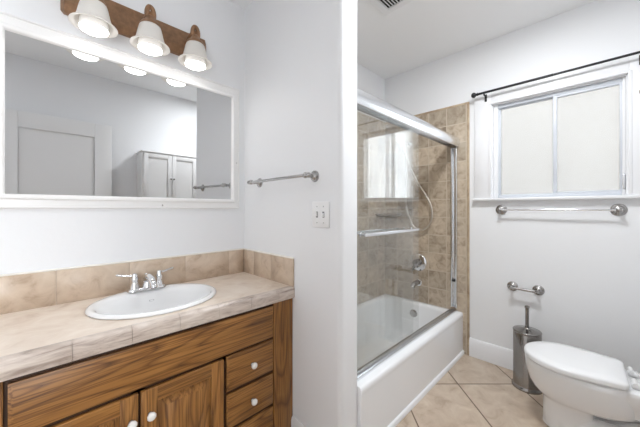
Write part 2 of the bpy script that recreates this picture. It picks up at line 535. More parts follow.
# ------------------------------------------------------------------ window_1
win = bpy.data.objects.new('window_1', None); C.objects.link(win); win.location = (XW, 0.27, WZ0); win['kind'] = 'structure'
X0 = XW
mb = MB()   # flat casing boards with a raised inner bead
mb.box(X0 - 0.018, X0, WY1, 0.790, 1.385, 2.300, 0.003)
mb.box(X0 - 0.018, X0, -0.250, WY0, 1.385, 2.300, 0.003)
mb.box(X0 - 0.018, X0, WY0, WY1, WZ1, 2.300, 0.003)
mb.box(X0 - 0.026, X0, WY1 - 0.006, WY1 + 0.012, 1.385, WZ1 + 0.012, 0.003)
mb.box(X0 - 0.026, X0, WY0 - 0.012, WY0 + 0.006, 1.385, WZ1 + 0.012, 0.003)
mb.box(X0 - 0.026, X0, WY0, WY1, WZ1 - 0.006, WZ1 + 0.012, 0.003)
mb.build('casing', 'trim', win)
MB().box(X0 - 0.045, X0 + 0.06, -0.262, 0.800, 1.368, 1.390, 0.005).build('window_sill', 'trim', win)
mb = MB().use('trim')   # outer frame set back in the opening, plus the jamb lining
mb.box(X0, X0 + 0.09, WY1 - 0.014, WY1, WZ0, WZ1).box(X0, X0 + 0.09, WY0, WY0 + 0.014, WZ0, WZ1).box(X0, X0 + 0.09, WY0 + 0.014, WY1 - 0.014, WZ1 - 0.014, WZ1)
mb.box(X0 + 0.020, X0 + 0.07, WY1 - 0.045, WY1 - 0.014, WZ0, WZ1, 0.003)
mb.box(X0 + 0.020, X0 + 0.07, WY0 + 0.014, WY0 + 0.030, WZ0, WZ1, 0.003)
mb.use('sash')
mb.box(X0 + 0.020, X0 + 0.07, WY0 + 0.031, WY1 - 0.046, WZ1 - 0.040, WZ1 - 0.0145, 0.003)
mb.box(X0 + 0.020, X0 + 0.07, WY0 + 0.031, WY1 - 0.046, WZ0 + 0.001, WZ0 + 0.030, 0.003)
mb.build('window_frame', 'trim', win)
def sash(name, y0, y1, x, fw, fz):
    z0, z1 = WZ0 + 0.028, WZ1 - 0.038
    mb = MB()
    mb.box(x, x + 0.022, y0, y0 + fw, z0, z1, 0.002).box(x, x + 0.022, y1 - fw, y1, z0, z1, 0.002)
    mb.box(x, x + 0.022, y0 + fw, y1 - fw, z0, z0 + fz, 0.002).box(x, x + 0.022, y0 + fw, y1 - fw, z1 - fz, z1, 0.002)
    s = mb.build(name, 'sash', win)
    MB().box(x + 0.008, x + 0.014, y0 + fw, y1 - fw, z0 + fz, z1 - fz).build('pane', 'pane', s)
    return s
sash('fixed_sash', 0.245, WY1 - 0.043, X0 + 0.044, 0.018, 0.008)
s = sash('sliding_sash', WY0 + 0.018, 0.262, X0 + 0.022, 0.024, 0.016)
MB().box(X0 + 0.008, X0 + 0.024, WY0 + 0.016, WY0 + 0.030, 1.43, 1.53, 0.003).build('latch', 'alu', s)

# ------------------------------------------------------------------ door_1: open leaf lying back along the wall opposite the mirror
def panel_door():
    y1 = -0.275; y0 = y1 - 0.035
    x0, x1, z1 = -0.285, 0.585, 2.185
    root = bpy.data.objects.new('door_1', None); C.objects.link(root); root.location = (x0, y0, 0.012); root['kind'] = 'structure'
    mb = MB()
    mb.box(x0, x0 + 0.15, y0, y1, 0.012, z1, 0.002).box(x1 - 0.15, x1, y0, y1, 0.012, z1, 0.002)
    for a, b in ((0.012, 0.24), (0.93, 1.07), (2.035, z1)):
        mb.box(x0 + 0.15, x1 - 0.15, y0, y1, a, b, 0.002)
    mb.box(x0 + 0.14, x1 - 0.14, y0 + 0.008, y1 - 0.013, 0.2, 2.06)
    mb.build('door_leaf', 'door', root)
    mb = MB()
    mb.lathe([(0.026, 0), (0.026, 0.006), (0.01, 0.01), (0.01, 0.03), (0.026, 0.04), (0.028, 0.055), (0.018, 0.064)], (x1 - 0.07, y1, 1.0), 'Y', 20)
    mb.build('door_knob', 'nickel', root)
    mb = MB()
    for z in (0.3, 1.85):
        mb.lathe([(0.008, 0), (0.008, 0.09)], (x0 - 0.006, y1 - 0.004, z), 'Z', 12)
        mb.box(x0 - 0.012, x0, YO, y1 - 0.01, z, z + 0.09)
    mb.build('hinge', 'nickel', root)
panel_door()

# ================================================================== VANITY
FY = 1.285      # face frame plane
van = thing('vanity_cabinet', (0.35, 1.55, 0), 'oak bathroom vanity cabinet under the tiled counter, with doors and drawers', 'cabinet')
CX0, CX1 = -0.30, XP - 0.002
mb = MB()
mb.box(CX0, CX0 + 0.018, FY + 0.018, YM - 0.003, 0.09, 0.787)
mb.box(CX1 - 0.018, CX1, FY + 0.018, YM - 0.003, 0.09, 0.787)
mb.box(CX0 + 0.018, CX1 - 0.018, YM - 0.012, YM - 0.003, 0.09, 0.787)
mb.box(CX0 + 0.018, CX1 - 0.018, FY + 0.018, YM - 0.012, 0.09, 0.108)
mb.build('carcass', 'oakZ', van)
MB().box(CX0, CX1, FY + 0.06, FY + 0.075, 0.0, 0.09).build('toe_kick', 'oakshade', van)
mb = MB().use('oakZ')
mb.box(CX0, -0.075, FY - 0.010, FY + 0.018, 0.06, 0.787, 0.001)
mb.use('oakshade').box(-0.075, -0.062, FY, FY + 0.018, 0.625, 0.73).use('oakZ')
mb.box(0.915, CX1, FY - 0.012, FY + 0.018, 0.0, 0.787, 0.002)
mb.use('oakshade')  # frame behind the fronts coloured dark in place of gap shadow
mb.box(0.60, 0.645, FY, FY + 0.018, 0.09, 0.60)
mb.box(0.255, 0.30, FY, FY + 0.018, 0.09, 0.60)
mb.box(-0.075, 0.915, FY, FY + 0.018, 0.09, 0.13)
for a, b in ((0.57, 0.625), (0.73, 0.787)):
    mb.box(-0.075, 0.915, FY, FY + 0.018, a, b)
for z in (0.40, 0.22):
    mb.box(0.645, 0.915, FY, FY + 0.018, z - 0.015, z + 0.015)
mb.build('face_frame', 'oakZ', van)

def knob(parent, x, z, y):
    mb = MB()
    mb.lathe([(0.006, 0.0), (0.006, -0.010), (0.011, -0.014), (0.016, -0.020), (0.0165, -0.026), (0.012, -0.032), (0.006, -0.034)], (x, y, z), 'Y', 10, smooth=False)
    mb.build('knob', 'knob', parent)
    MB().lathe([(0.009, 0.0), (0.009, -0.003), (0.004, -0.004)], (x, y, z), 'Y', 16).build('knob_collar', 'nickel', parent)

def slab_front(name, x0, x1, z0, z1, y=FY, t=0.018):
    """drawer front with a chamfered lip round its edge"""
    mb = MB()
    c = 0.013
    def ring(d, yy):
        return [(x0 + d, yy, z0 + d), (x1 - d, yy, z0 + d), (x1 - d, yy, z1 - d), (x0 + d, yy, z1 - d)]
    mb.rings([ring(0, y - 0.001), ring(0, y - t + 0.007), ring(c, y - t), ], smooth=False)
    return mb.build(name, 'oakX', van)
slab_front('false_front', -0.065, 0.912, 0.600, 0.768)
for z0, z1 in ((0.420, 0.588), (0.238, 0.402), (0.100, 0.220)):
    d = slab_front('drawer', 0.640, 0.910, z0, z1)
    knob(d, 0.775, (z0 + z1) / 2 + 0.002, FY - 0.018)

def cab_door(x0, x1, knob_x):
    z0, z1 = 0.10, 0.586
    y0, y1 = FY - 0.019, FY - 0.001
    mb = MB().use('oakZ')
    s = 0.058
    mb.box(x0, x0 + s, y0, y1, z0, z1, 0.002).box(x1 - s, x1, y0, y1, z0, z1, 0.002)
    mb.use('oakX')
    mb.box(x0 + s, x1 - s, y0, y1, z0, z0 + s, 0.002).box(x0 + s, x1 - s, y0, y1, z1 - s, z1, 0.002)
    d = mb.build('door', 'oakZ', van)
    def ring(a, y):
        return [(x0 + a, y, z0 + a), (x1 - a, y, z0 + a), (x1 - a, y, z1 - a), (x0 + a, y, z1 - a)]
    mb = MB()
    mb.rings([ring(s - 0.004, y1), ring(s - 0.004, y0 + 0.011), ring(s + 0.006, y0 + 0.011), ring(s + 0.034, y0 + 0.003), ring(s + 0.036, y0 + 0.001)], smooth=False)
    mb.build('panel', 'oakZ', d)
    knob(d, knob_x, 0.489, y0)
cab_door(-0.065, 0.274, 0.250)
cab_door(0.283, 0.622, 0.314)

# counter: tiles on a bed, tiled front edge, back and side splash
ct = thing('tiled_countertop', (0.35, 1.55, 0.79), 'cream travertine tiled countertop lying on the oak vanity cabinet', 'countertop')
KX0, KX1, KY0, ZT = -0.34, XP - 0.001, 1.255, 0.852
mb = MB().use('grout')
SC = (0.418, 1.548)                      # sink centre
def with_hole(mb, x0, x1, y0, y1, z, a, b, n=64):
    """top face with an oval hole"""
    out, inn = [], []
    ts_ = [2 * PI * (i + 0.5) / n for i in range(n)] + [math.atan2(y - SC[1], x - SC[0]) % (2 * PI) for x in (x0, x1) for y in (y0, y1)]
    for t in sorted(ts_):
        dx, dy = math.cos(t), math.sin(t)
        k = min((x1 - SC[0]) / dx if dx > 0 else (x0 - SC[0]) / dx, (y1 - SC[1]) / dy if dy > 0 else (y0 - SC[1]) / dy)
        out.append((SC[0] + dx * k, SC[1] + dy * k, z)); inn.append((SC[0] + a * dx, SC[1] + b * dy, z))
    mb.rings([out, inn, [(p[0], p[1], z - 0.04) for p in inn]], False, False, False)
mb.use('counter')
HX0, HX1 = SC[0] - 0.40, SC[0] + 0.30
with_hole(mb, HX0, HX1, KY0 + 0.03, YM - 0.012, ZT, 0.245, 0.200)
mb.build('sink_surround_slab', 'counter', ct)
g = 0.0004
ys = [KY0 + 0.03, YM - 0.012]
for x0, x1 in ((KX0, -0.26), (-0.26, HX0), (HX1, 1.049)):
    for a, b in zip(ys, ys[1:]):
        MB().box(x0, x1, a, b, ZT - 0.012, ZT).build('top_tile', 'counter', ct)
mb = MB().box(KX0, HX0, KY0 + 0.02, YM - 0.003, 0.7905, ZT - 0.002).box(HX1, KX1, KY0 + 0.02, YM - 0.003, 0.7905, ZT - 0.002)
mb.box(HX0, HX1, KY0 + 0.02, KY0 + 0.06, 0.792, ZT - 0.004)
mb.build('bed', 'grout', ct)
mb = MB()                                 # bullnose edge tiles
x = 0.081 - 0.171 * 3
while x < KX1 - 0.01:
    a, b = max(x, KX0) + 0.0007, min(x + 0.171, KX1) - 0.0007
    if b - a > 0.01:
        prof = [(KY0 + 0.032, 0.788), (KY0 + 0.002, 0.788), (KY0, 0.792), (KY0, ZT - 0.018)]
        prof += [(KY0 + 0.018 - 0.018 * math.cos(t), ZT - 0.018 + 0.020 * math.sin(t)) for t in [PI / 2 * i / 5 for i in range(1, 6)]]
        prof += [(KY0 + 0.032, ZT + 0.0005)]
        mb.rings([[(a, p, q) for p, q in prof], [(b, p, q) for p, q in prof]])
    x += 0.171
mb.build('edge_tiles', 'nosing', ct)
def splash(name, segs, axis):
    mb = MB().use('splash')
    for a, b in segs:
        if axis == 'X':
            mb.box(a + g, b - g, YM - 0.013, YM - 0.001, ZT, 1.012, 0.0012, 1)
        else:
            mb.box(XP - 0.013, XP - 0.001, a + g, b - g, ZT, 1.012, 0.0012, 1)
    mb.use('cap')
    if axis == 'X':
        mb.box(segs[0][0], segs[-1][1], YM - 0.014, YM, 1.0122, 1.020, 0.001, 1)
    else:
        mb.box(XP - 0.014, XP, segs[0][0], segs[-1][1], 1.0122, 1.020, 0.001, 1)
    return mb.build(name, 'splash', ct)
splash('backsplash', ((KX0, -0.22), (-0.22, 0.06), (0.06, 0.35), (0.35, 0.64), (0.64, 0.924), (0.924, XP - 0.014)), 'X')
splash('side_splash', ((1.259, 1.474), (1.474, 1.677), (1.677, YM - 0.001)), 'Y')

# ------------------------------------------------------------------ sink and faucet
sink = thing('sink', (SC[0], SC[1], ZT), 'white oval drop-in sink set in the tiled countertop', 'sink')
def oval(a, b, z, n=64, dy=0.0):
    return [(SC[0] + a * math.cos(2 * PI * i / n), SC[1] + dy + b * math.sin(2 * PI * i / n), z) for i in range(n)]
A, B = 0.277, 0.238
mb = MB()
mb.rings([oval(A - 0.004, B - 0.004, ZT + 0.0008), oval(A, B, ZT + 0.006), oval(A - 0.003, B - 0.003, ZT + 0.013), oval(A - 0.012, B - 0.012, ZT + 0.017),
          oval(A - 0.024, B - 0.030, ZT + 0.016, dy=-0.006), oval(A - 0.034, B - 0.052, ZT + 0.008, dy=-0.018), oval(A - 0.042, B - 0.062, ZT - 0.012, dy=-0.022),
          oval(A - 0.062, B - 0.080, ZT - 0.06, dy=-0.022), oval(A - 0.10, B - 0.112, ZT - 0.105, dy=-0.018), oval(A - 0.17, B - 0.158, ZT - 0.132, dy=-0.01), oval(0.024, 0.024, ZT - 0.138)], False, True)
mb.build('basin', 'porcelain', sink)
MB().lathe([(0.023, 0), (0.023, 0.003), (0.016, 0.004), (0.014, 0.001)], (SC[0], SC[1], ZT - 0.138), 'Z', 24).build('drain', 'chrome', sink)
mb = MB()                                # small printed oval mark on the far inside slope
ym = SC[1] - 0.022 + (B - 0.071)
for k in range(24):
    a0, a1 = 2 * PI * k / 24, 2 * PI * (k + 1) / 24
    q = [(SC[0] + 0.008 + r * math.cos(a), ym - 0.001 - 0.2 * r * 0.4 * math.sin(a) - 0.0035, ZT - 0.036 + r * 0.45 * math.sin(a)) for r, a in ((0.012, a0), (0.012, a1), (0.0095, a1), (0.0095, a0))]
    mb._face([mb.bm.verts.new(p) for p in q])
mb.build('maker_mark', 'logo', sink)

FX, FYc, FZ = 0.417, 1.735, ZT + 0.0165
fa = thing('faucet', (FX, FYc, FZ), 'chrome two-handle faucet standing on the back rim of the oval sink', 'faucet')
mb = MB()
mb.rings([rrect(FX - 0.082, FX + 0.082, FYc - 0.026, FYc + 0.026, FZ, 0.025), rrect(FX - 0.082, FX + 0.082, FYc - 0.026, FYc + 0.026, FZ + 0.008, 0.025),
          rrect(FX - 0.076, FX + 0.076, FYc - 0.020, FYc + 0.020, FZ + 0.014, 0.019)])
mb.build('base', 'chrome', fa)
for sx in (-1, 1):
    hx = FX + sx * 0.052
    mb = MB().lathe([(0.022, 0.012), (0.020, 0.020), (0.015, 0.035), (0.0135, 0.048), (0.016, 0.054), (0.0165, 0.060), (0.012, 0.068), (0.013, 0.074), (0.010, 0.082), (0.004, 0.084)], (hx, FYc, FZ), 'Z', 20)
    mb.tube([(hx, FYc, FZ + 0.072), (hx + sx * 0.030, FYc + 0.008, FZ + 0.075), (hx + sx * 0.066, FYc + 0.016, FZ + 0.081), (hx + sx * 0.070, FYc + 0.017, FZ + 0.082)], [0.006, 0.005, 0.006, 0.003], 12)
    mb.build('handle', 'chrome', fa)
mb = MB().lathe([(0.024, 0.012), (0.022, 0.022), (0.019, 0.035)], (FX, FYc, FZ), 'Z', 20)
mb.tube(spline([(FX, FYc + 0.004, FZ + 0.028), (FX, FYc - 0.008, FZ + 0.052), (FX, FYc - 0.040, FZ + 0.062), (FX, FYc - 0.085, FZ + 0.052), (FX, FYc - 0.108, FZ + 0.036), (FX, FYc - 0.112, FZ + 0.028)], 5),
        [0.019] * 5 + [0.018] * 6 + [0.016] * 5 + [0.0145] * 10, 18)
sp = mb.build('spout', 'chrome', fa)
MB().lathe([(0.012, 0), (0.012, 0.004)], (FX, FYc - 0.112, FZ + 0.0255), 'Z', 18).build('aerator', 'nickel', sp)
MB().lathe([(0.003, 0.010), (0.003, 0.058), (0.007, 0.062), (0.008, 0.070), (0.004, 0.074)], (FX, FYc + 0.020, FZ), 'Z', 12).build('lift_rod', 'chrome', fa)

fa.scale = (1.12, 1.12, 1.12)

# ------------------------------------------------------------------ mirror
mi = thing('mirror', (0.42, YM, 1.30), 'wide white framed mirror hanging above the sink', 'mirror')
mx0, mx1, mz0, mz1 = -0.158, 0.999, 1.302, 2.139
ix0, ix1, iz0, iz1 = -0.100, 0.943, 1.366, 2.066
def frame_ring(prof):
    """rectangular moulding: prof is a list of (0 at the outer edge .. 1 at the inner edge, depth)"""
    mb = MB()
    rr = []
    for t, y in prof:
        xa, xb = mx0 + (ix0 - mx0) * t, mx1 + (ix1 - mx1) * t
        za, zb = mz0 + (iz0 - mz0) * t, mz1 + (iz1 - mz1) * t
        rr.append([(xa, YM - y, za), (xb, YM - y, za), (xb, YM - y, zb), (xa, YM - y, zb)])
    mb.rings(rr, False, False, False)
    return mb
frame_ring([(0, 0.0), (0, 0.018), (0.04, 0.021), (0.10, 0.021), (0.14, 0.016), (0.62, 0.018), (0.66, 0.026), (0.72, 0.029), (0.86, 0.029), (0.94, 0.024), (1, 0.016), (1, 0.003)]).build('frame', 'frame', mi)
th = 0.0100                                # the glass leans a little, its top edge forward
yb, yt = YM - 0.0045, YM - 0.0045 - (iz1 - iz0 + 0.02) * math.tan(th)
mb = MB()
za, zb = iz0 - 0.01, iz1 + 0.01
v = [mb.bm.verts.new(p) for p in ((ix0 - 0.01, yb, za), (ix1 + 0.01, yb, za), (ix1 + 0.01, yt, zb), (ix0 - 0.01, yt, zb),
                                  (ix0 - 0.01, yb + 0.004, za), (ix1 + 0.01, yb + 0.004, za), (ix1 + 0.01, yt + 0.004, zb), (ix0 - 0.01, yt + 0.004, zb))]
for q in ((0, 1, 2, 3), (7, 6, 5, 4), (0, 4, 5, 1), (1, 5, 6, 2), (2, 6, 7, 3), (3, 7, 4, 0)):
    mb._face([v[i] for i in q])
mb.build('mirror_glass', 'mirror', mi)
for x, z in ((0.51, 1.322), (0.978, 1.62), (0.06, 1.345)):
    MB().lathe([(0.0035, -0.0185), (0.0035, -0.0205), (0.001, -0.021)], (x, YM, z), 'Y', 10).build('screw', 'nickel', mi)

# ------------------------------------------------------------------ vanity light
vl = thing('vanity_light', (0.41, YM, 2.30), 'bronze bar light with three frosted bell shades above the mirror', 'wall lamp')
bx0, bx1 = 0.075, 0.765
mb = MB()
prof = [(0.0, 2.378), (0.026, 2.378), (0.030, 2.370), (0.030, 2.362), (0.036, 2.352), (0.036, 2.285), (0.044, 2.274), (0.044, 2.262), (0.036, 2.252), (0.030, 2.238), (0.024, 2.230), (0.0, 2.230)]
mb.rings([[(x, YM - a * k, 2.304 + (z - 2.304) * q) for a, z in prof] for x, k, q in ((bx0, 0.5, 0.8), (bx0 + 0.012, 1, 1), (bx1 - 0.012, 1, 1), (bx1, 0.5, 0.8))], smooth=False)
mb.build('backplate', 'bronze', vl)
LY = 1.648
for lx in (0.182, 0.410, 0.638):
    mb = MB()
    mb.tube(spline([(lx, YM - 0.03, 2.305), (lx, YM - 0.075, 2.318), (lx, LY + 0.035, 2.322), (lx, LY + 0.006, 2.312), (lx, LY, 2.282)], 6), [0.013] * 12 + [0.011] * 13, 12)
    # leaf-shaped loop rising above the shade
    mb.tube([(lx + 0.016 * math.sin(2 * PI * i / 24), LY, 2.305 + 0.038 * (-math.cos(2 * PI * i / 24))) for i in range(25)], 0.0115, 10)
    mb.lathe([(0.046, 2.240), (0.047, 2.248), (0.039, 2.260), (0.026, 2.270), (0.020, 2.288), (0.012, 2.296)], (lx, LY, 0), 'Z', 24)
    mb.build('arm', 'bronze', vl)
    outer = [(0.043, 2.244), (0.049, 2.236), (0.053, 2.222), (0.058, 2.200), (0.063, 2.176), (0.070, 2.156), (0.080, 2.145), (0.089, 2.142)]
    inner = [(r - 0.004, z - 0.003) for r, z in reversed(outer)]
    mb = MB().lathe(outer + [(0.090, 2.138)] + inner, (lx, LY, 0), 'Z', 36, False, False)
    sh = mb.build('lamp_shade', 'shade', vl)
    mb = MB().use('bulbside')
    mb.lathe([(0.018, 2.238), (0.020, 2.215), (0.036, 2.190), (0.050, 2.166), (0.054, 2.146), (0.054, 2.124)], (lx, LY, 0), 'Z', 28, True, False)
    mb.use('bulb')
    mb.lathe([(0.054, 2.124), (0.052, 2.119), (0.045, 2.115), (0.02, 2.113), (0.001, 2.1125)], (lx, LY, 0), 'Z', 28, False, True)
    mb.build('bulb', 'bulb', vl)

# ------------------------------------------------------------------ rosettes and bars
def rosette(mb, c, axis, sgn, r=0.028):
    p = [(r, 0), (r, 0.004), (r * 0.93, 0.008), (r * 0.72, 0.009), (r * 0.66, 0.014), (r * 0.42, 0.018), (0.009, 0.022)]
    mb.lathe([(a, sgn * h) for a, h in p], c, axis, 28)

# towel bar on the partition
tb = thing('towel_bar', (XP, 1.36, 1.475), 'brushed nickel towel bar on the partition wall above the light switch', 'towel bar')
bxx = XP - 0.068
mb = MB()
mb.tube([(bxx, 1.648, 1.473), (bxx, 1.63, 1.473), (bxx, 1.08, 1.476), (bxx, 1.06, 1.476)], 0.0085, 16)
mb.build('bar', 'nickel', tb)
for y in (1.618, 1.088):
    mb = MB()
    rosette(mb, (XP, y, 1.475), 'X', -1, 0.031)
    mb.lathe([(0.010, -0.02), (0.0085, -0.032), (0.012, -0.045), (0.0085, -0.052), (0.014, -0.060), (0.0155, -0.068), (0.014, -0.076), (0.006, -0.082)], (XP, y, 1.475), 'X', 20)
    s = 1 if y > 1.3 else -1
    mb.lathe([(0.0085, 0.010 * s), (0.013, 0.020 * s), (0.0115, 0.030 * s), (0.004, 0.036 * s)], (bxx, y, 1.475), 'Y', 18)
    mb.build('post', 'nickel', tb)

# light switch
sw = thing('light_switch', (XP, 1.04, 1.27), 'white double light switch plate on the partition wall', 'light switch')
mb = MB().box(XP - 0.0095, XP, 0.978, 1.102, 1.203, 1.338, 0.003)
mb.build('plate', 'plastic', sw)
for y, up in ((1.063, 1), (1.016, -1)):
    mb = MB().box(XP - 0.0102, XP - 0.009, y - 0.007, y + 0.007, 1.255, 1.286)
    mb.build('slot', 'slot', sw)
    mb = MB()
    zc = 1.2705
    mb.rings([[(XP - 0.007, y - 0.005, zc - 0.011), (XP - 0.007, y + 0.005, zc - 0.011), (XP - 0.007, y + 0.005, zc + 0.011), (XP - 0.007, y - 0.005, zc + 0.011)],
              [(XP - 0.021, y - 0.004, zc + up * 0.009 - 0.005), (XP - 0.021, y + 0.004, zc + up * 0.009 - 0.005), (XP - 0.021, y + 0.004, zc + up * 0.009 + 0.005), (XP - 0.021, y - 0.004, zc + up * 0.009 + 0.005)]], smooth=False)
    mb.build('toggle', 'plastic', sw)
    for z in (1.228, 1.313):
        mb = MB()
        mb.lathe([(0.0032, -0.009), (0.0032, -0.0102), (0.001, -0.0104)], (XP, y, z), 'X', 10)
        mb.build('screw', 'nickel', sw)

# towel bar below the window
tw = thing('towel_bar', (XW, 0.25, 1.292), 'long chrome towel bar on the white wall below the window sill', 'towel bar')
bxx = XW - 0.060
MB().tube([(bxx, 0.608, 1.295), (bxx, -0.095, 1.293)], 0.0075, 16).build('bar', 'chrome', tw)
for y in (0.590, -0.078):
    mb = MB()
    rosette(mb, (XW, y, 1.294), 'X', -1, 0.041)
    mb.lathe([(0.011, -0.018), (0.009, -0.032), (0.013, -0.045), (0.015, -0.060), (0.013, -0.072), (0.005, -0.076)], (XW, y, 1.294), 'X', 20)
    mb.build('post', 'nickel', tw)

# paper holder
tp = thing('toilet_paper_holder', (XW, 0.43, 0.676), 'empty brushed nickel toilet paper holder on the wall above the brush', 'paper holder')
bxx = XW - 0.062
MB().tube([(bxx, 0.520, 0.676), (bxx, 0.45, 0.676), (bxx, 0.449, 0.676), (bxx, 0.345, 0.676)], [0.009, 0.009, 0.011, 0.011], 16).build('roller', 'nickel', tp)
for y in (0.512, 0.345):
    mb = MB()
    rosette(mb, (XW, y, 0.676), 'X', -1, 0.038)
    mb.lathe([(0.012, -0.018), (0.010, -0.034), (0.014, -0.048), (0.017, -0.060), (0.015, -0.073), (0.006, -0.078)], (XW, y, 0.676), 'X', 20)
    mb.build('post', 'nickel', tp)

# curtain rod
cr = thing('curtain_rod', (XW, 0.27, 2.305), 'bare black metal curtain rod mounted above the window', 'curtain rod')
rx = XW - 0.072
mb = MB().tube([(rx, 0.745, 2.275), (rx, 0.25, 2.275)], 0.0095, 14)
mb.tube([(rx, 0.30, 2.275), (rx, -0.300, 2.275)], 0.0080, 14)
mb.build('rod', 'black', cr)
for y, s in ((0.745, 1), (-0.300, -1)):
    mb = MB().lathe([(0.011, -0.002 * s), (0.013, 0.006 * s), (0.010, 0.012 * s), (0.012, 0.016 * s), (0.020, 0.024 * s), (0.023, 0.034 * s), (0.020, 0.044 * s), (0.010, 0.052 * s), (0.002, 0.054 * s)], (rx, y, 2.275), 'Y', 20)
    mb.build('finial', 'black', cr)
for y in (0.700, -0.175):
    mb = MB().box(XW - 0.0225, XW - 0.0185, y - 0.009, y + 0.009, 2.213, 2.275, 0.001)
    mb.box(rx - 0.002, XW - 0.0185, y - 0.006, y + 0.006, 2.255, 2.262, 0.001)
    mb.tube([(rx, y, 2.275 + 0.0)] and [(rx + 0.014 * math.cos(a), y, 2.275 + 0.014 * math.sin(a)) for a in [PI + PI * i / 10 for i in range(11)]], 0.004, 8)
    mb.build('bracket', 'black', cr)

# ================================================================== BATHTUB
tub = thing('bathtub', (1.95, 1.28, 0), 'white alcove bathtub between the partition and the tiled wall', 'bathtub')
tx0, tx1, ty0, ty1, tz = XP2 + 0.001, XW - T - 0.001, 0.882, YT - T - 0.001, 0.372
mb = MB()
def base(z, dy):
    return rrect(tx0, tx1, ty0 + dy, ty1, z, 0.004)
def bas(x0, x1, y0, y1, z, r):
    return rrect(x0, x1, y0, y1, z, r)
mb.rings([base(0.0, -0.010), base(0.024, -0.010), base(0.031, -0.005), base(0.035, 0.002), base(0.041, 0.002), base(0.055, 0.002), base(0.318, 0.002), base(0.332, 0.001), base(0.338, 0.0), base(0.350, 0.0), base(0.362, 0.003), base(0.369, 0.010),
          rrect(tx0 + 0.004, tx1 - 0.004, ty0 + 0.016, ty1 - 0.004, tz, 0.004),
          bas(tx0 + 0.075, tx1 - 0.060, ty0 + 0.112, ty1 - 0.050, tz, 0.12), bas(tx0 + 0.085, tx1 - 0.070, ty0 + 0.122, ty1 - 0.060, tz - 0.006, 0.12),
          bas(tx0 + 0.095, tx1 - 0.076, ty0 + 0.128, ty1 - 0.066, tz - 0.025, 0.12), bas(tx0 + 0.16, tx1 - 0.10, ty0 + 0.150, ty1 - 0.088, tz - 0.16, 0.12),
          bas(tx0 + 0.23, tx1 - 0.125, ty0 + 0.170, ty1 - 0.108, tz - 0.28, 0.12), bas(tx0 + 0.26, tx1 - 0.15, ty0 + 0.20, ty1 - 0.138, tz - 0.305, 0.10),
          bas(tx0 + 0.35, tx1 - 0.22, ty0 + 0.28, ty1 - 0.20, tz - 0.312, 0.08)], False, True)
mb.build('shell', 'tub', tub)
MB().lathe([(0.038, 0.0), (0.038, -0.006), (0.030, -0.012), (0.012, -0.014), (0.004, -0.014)], (tx1 - 0.086, 1.312, 0.272), 'X', 28).build('overflow_plate', 'nickel', tub)
MB().lathe([(0.034, 0.001), (0.034, 0.004), (0.024, 0.006), (0.020, 0.018), (0.006, 0.022)], (tx1 - 0.245, 1.285, tz - 0.311), 'Z', 24).build('drain', 'nickel', tub)

# sliding glass doors
sd = thing('sliding_shower_door', (1.95, 0.94, tz), 'sliding glass tub door in a polished metal frame along the bathtub rim', 'shower door')
DY = 0.955
mb = MB()
hp = [(0.034, 1.864), (0.034, 1.940), (0.022, 1.955), (-0.012, 1.958), (-0.032, 1.948), (-0.044, 1.928), (-0.046, 1.900), (-0.042, 1.878), (-0.034, 1.864), (-0.028, 1.864), (-0.028, 1.89), (0.028, 1.89), (0.028, 1.864)]
mb.rings([[(x, DY + a, z) for a, z in hp] for x in (XP2 + 0.001, XW - T - 0.001)])
mb.build('header_rail', 'alu', sd)
mb = MB()
bp_ = [(-0.026, tz + 0.001), (-0.026, tz + 0.014), (-0.023, tz + 0.014), (-0.021, tz + 0.006), (-0.004, tz + 0.006), (-0.002, tz + 0.020), (0.002, tz + 0.020), (0.004, tz + 0.006), (0.024, tz + 0.006), (0.026, tz + 0.016), (0.029, tz + 0.016), (0.031, tz + 0.001)]
mb.rings([[(x, DY + a, z) for a, z in bp_] for x in (XP2 + 0.001, XW - T - 0.001)])
mb.build('bottom_track', 'alu', sd)
for xa, xb in ((XP2 + T * 0 + 0.001, XP2 + 0.026), (XW - T - 0.030, XW - T - 0.001)):
    mb = MB().box(xa, xb, DY - 0.026, DY - 0.012, tz + 0.03, 1.863, 0.002).box(xa, xb, DY + 0.012, DY + 0.026, tz + 0.03, 1.86, 0.002)
    mb.box(xa if xa < 2 else xb - 0.006, xa + 0.006 if xa < 2 else xb, DY - 0.012, DY + 0.012, tz + 0.03, 1.86)
    j = mb.build('side_jamb', 'alu', sd)
    if xa > 2:
        MB().box(xa - 0.006, xa, DY - 0.014, DY + 0.014, 0.640, 0.656, 0.002).build('bumper', 'black', j)
for y, x1 in ((DY - 0.017, 1.945), (DY + 0.017, 1.93)):
    x0 = XP2 + 0.012
    mb = MB().box(x0, x1, y - 0.0025, y + 0.0025, tz + 0.032, 1.876)
    gp = mb.build('glass_panel', 'glass', sd)
    s = -1 if y < DY else 1
    mb = MB()
    z = 1.160
    yb_ = y + s * 0.052
    mb.box(x0 + 0.03, x1 - 0.10, yb_ - 0.005, yb_ + 0.005, z - 0.010, z + 0.010, 0.004)
    for xx in (x0 + 0.05, x1 - 0.12):
        mb.lathe([(0.012, s * 0.0026), (0.012, s * 0.008), (0.007, s * 0.010), (0.007, s * 0.050)], (xx, y, z), 'Y', 16)
    mb.build('handle_bar', 'alu', gp)

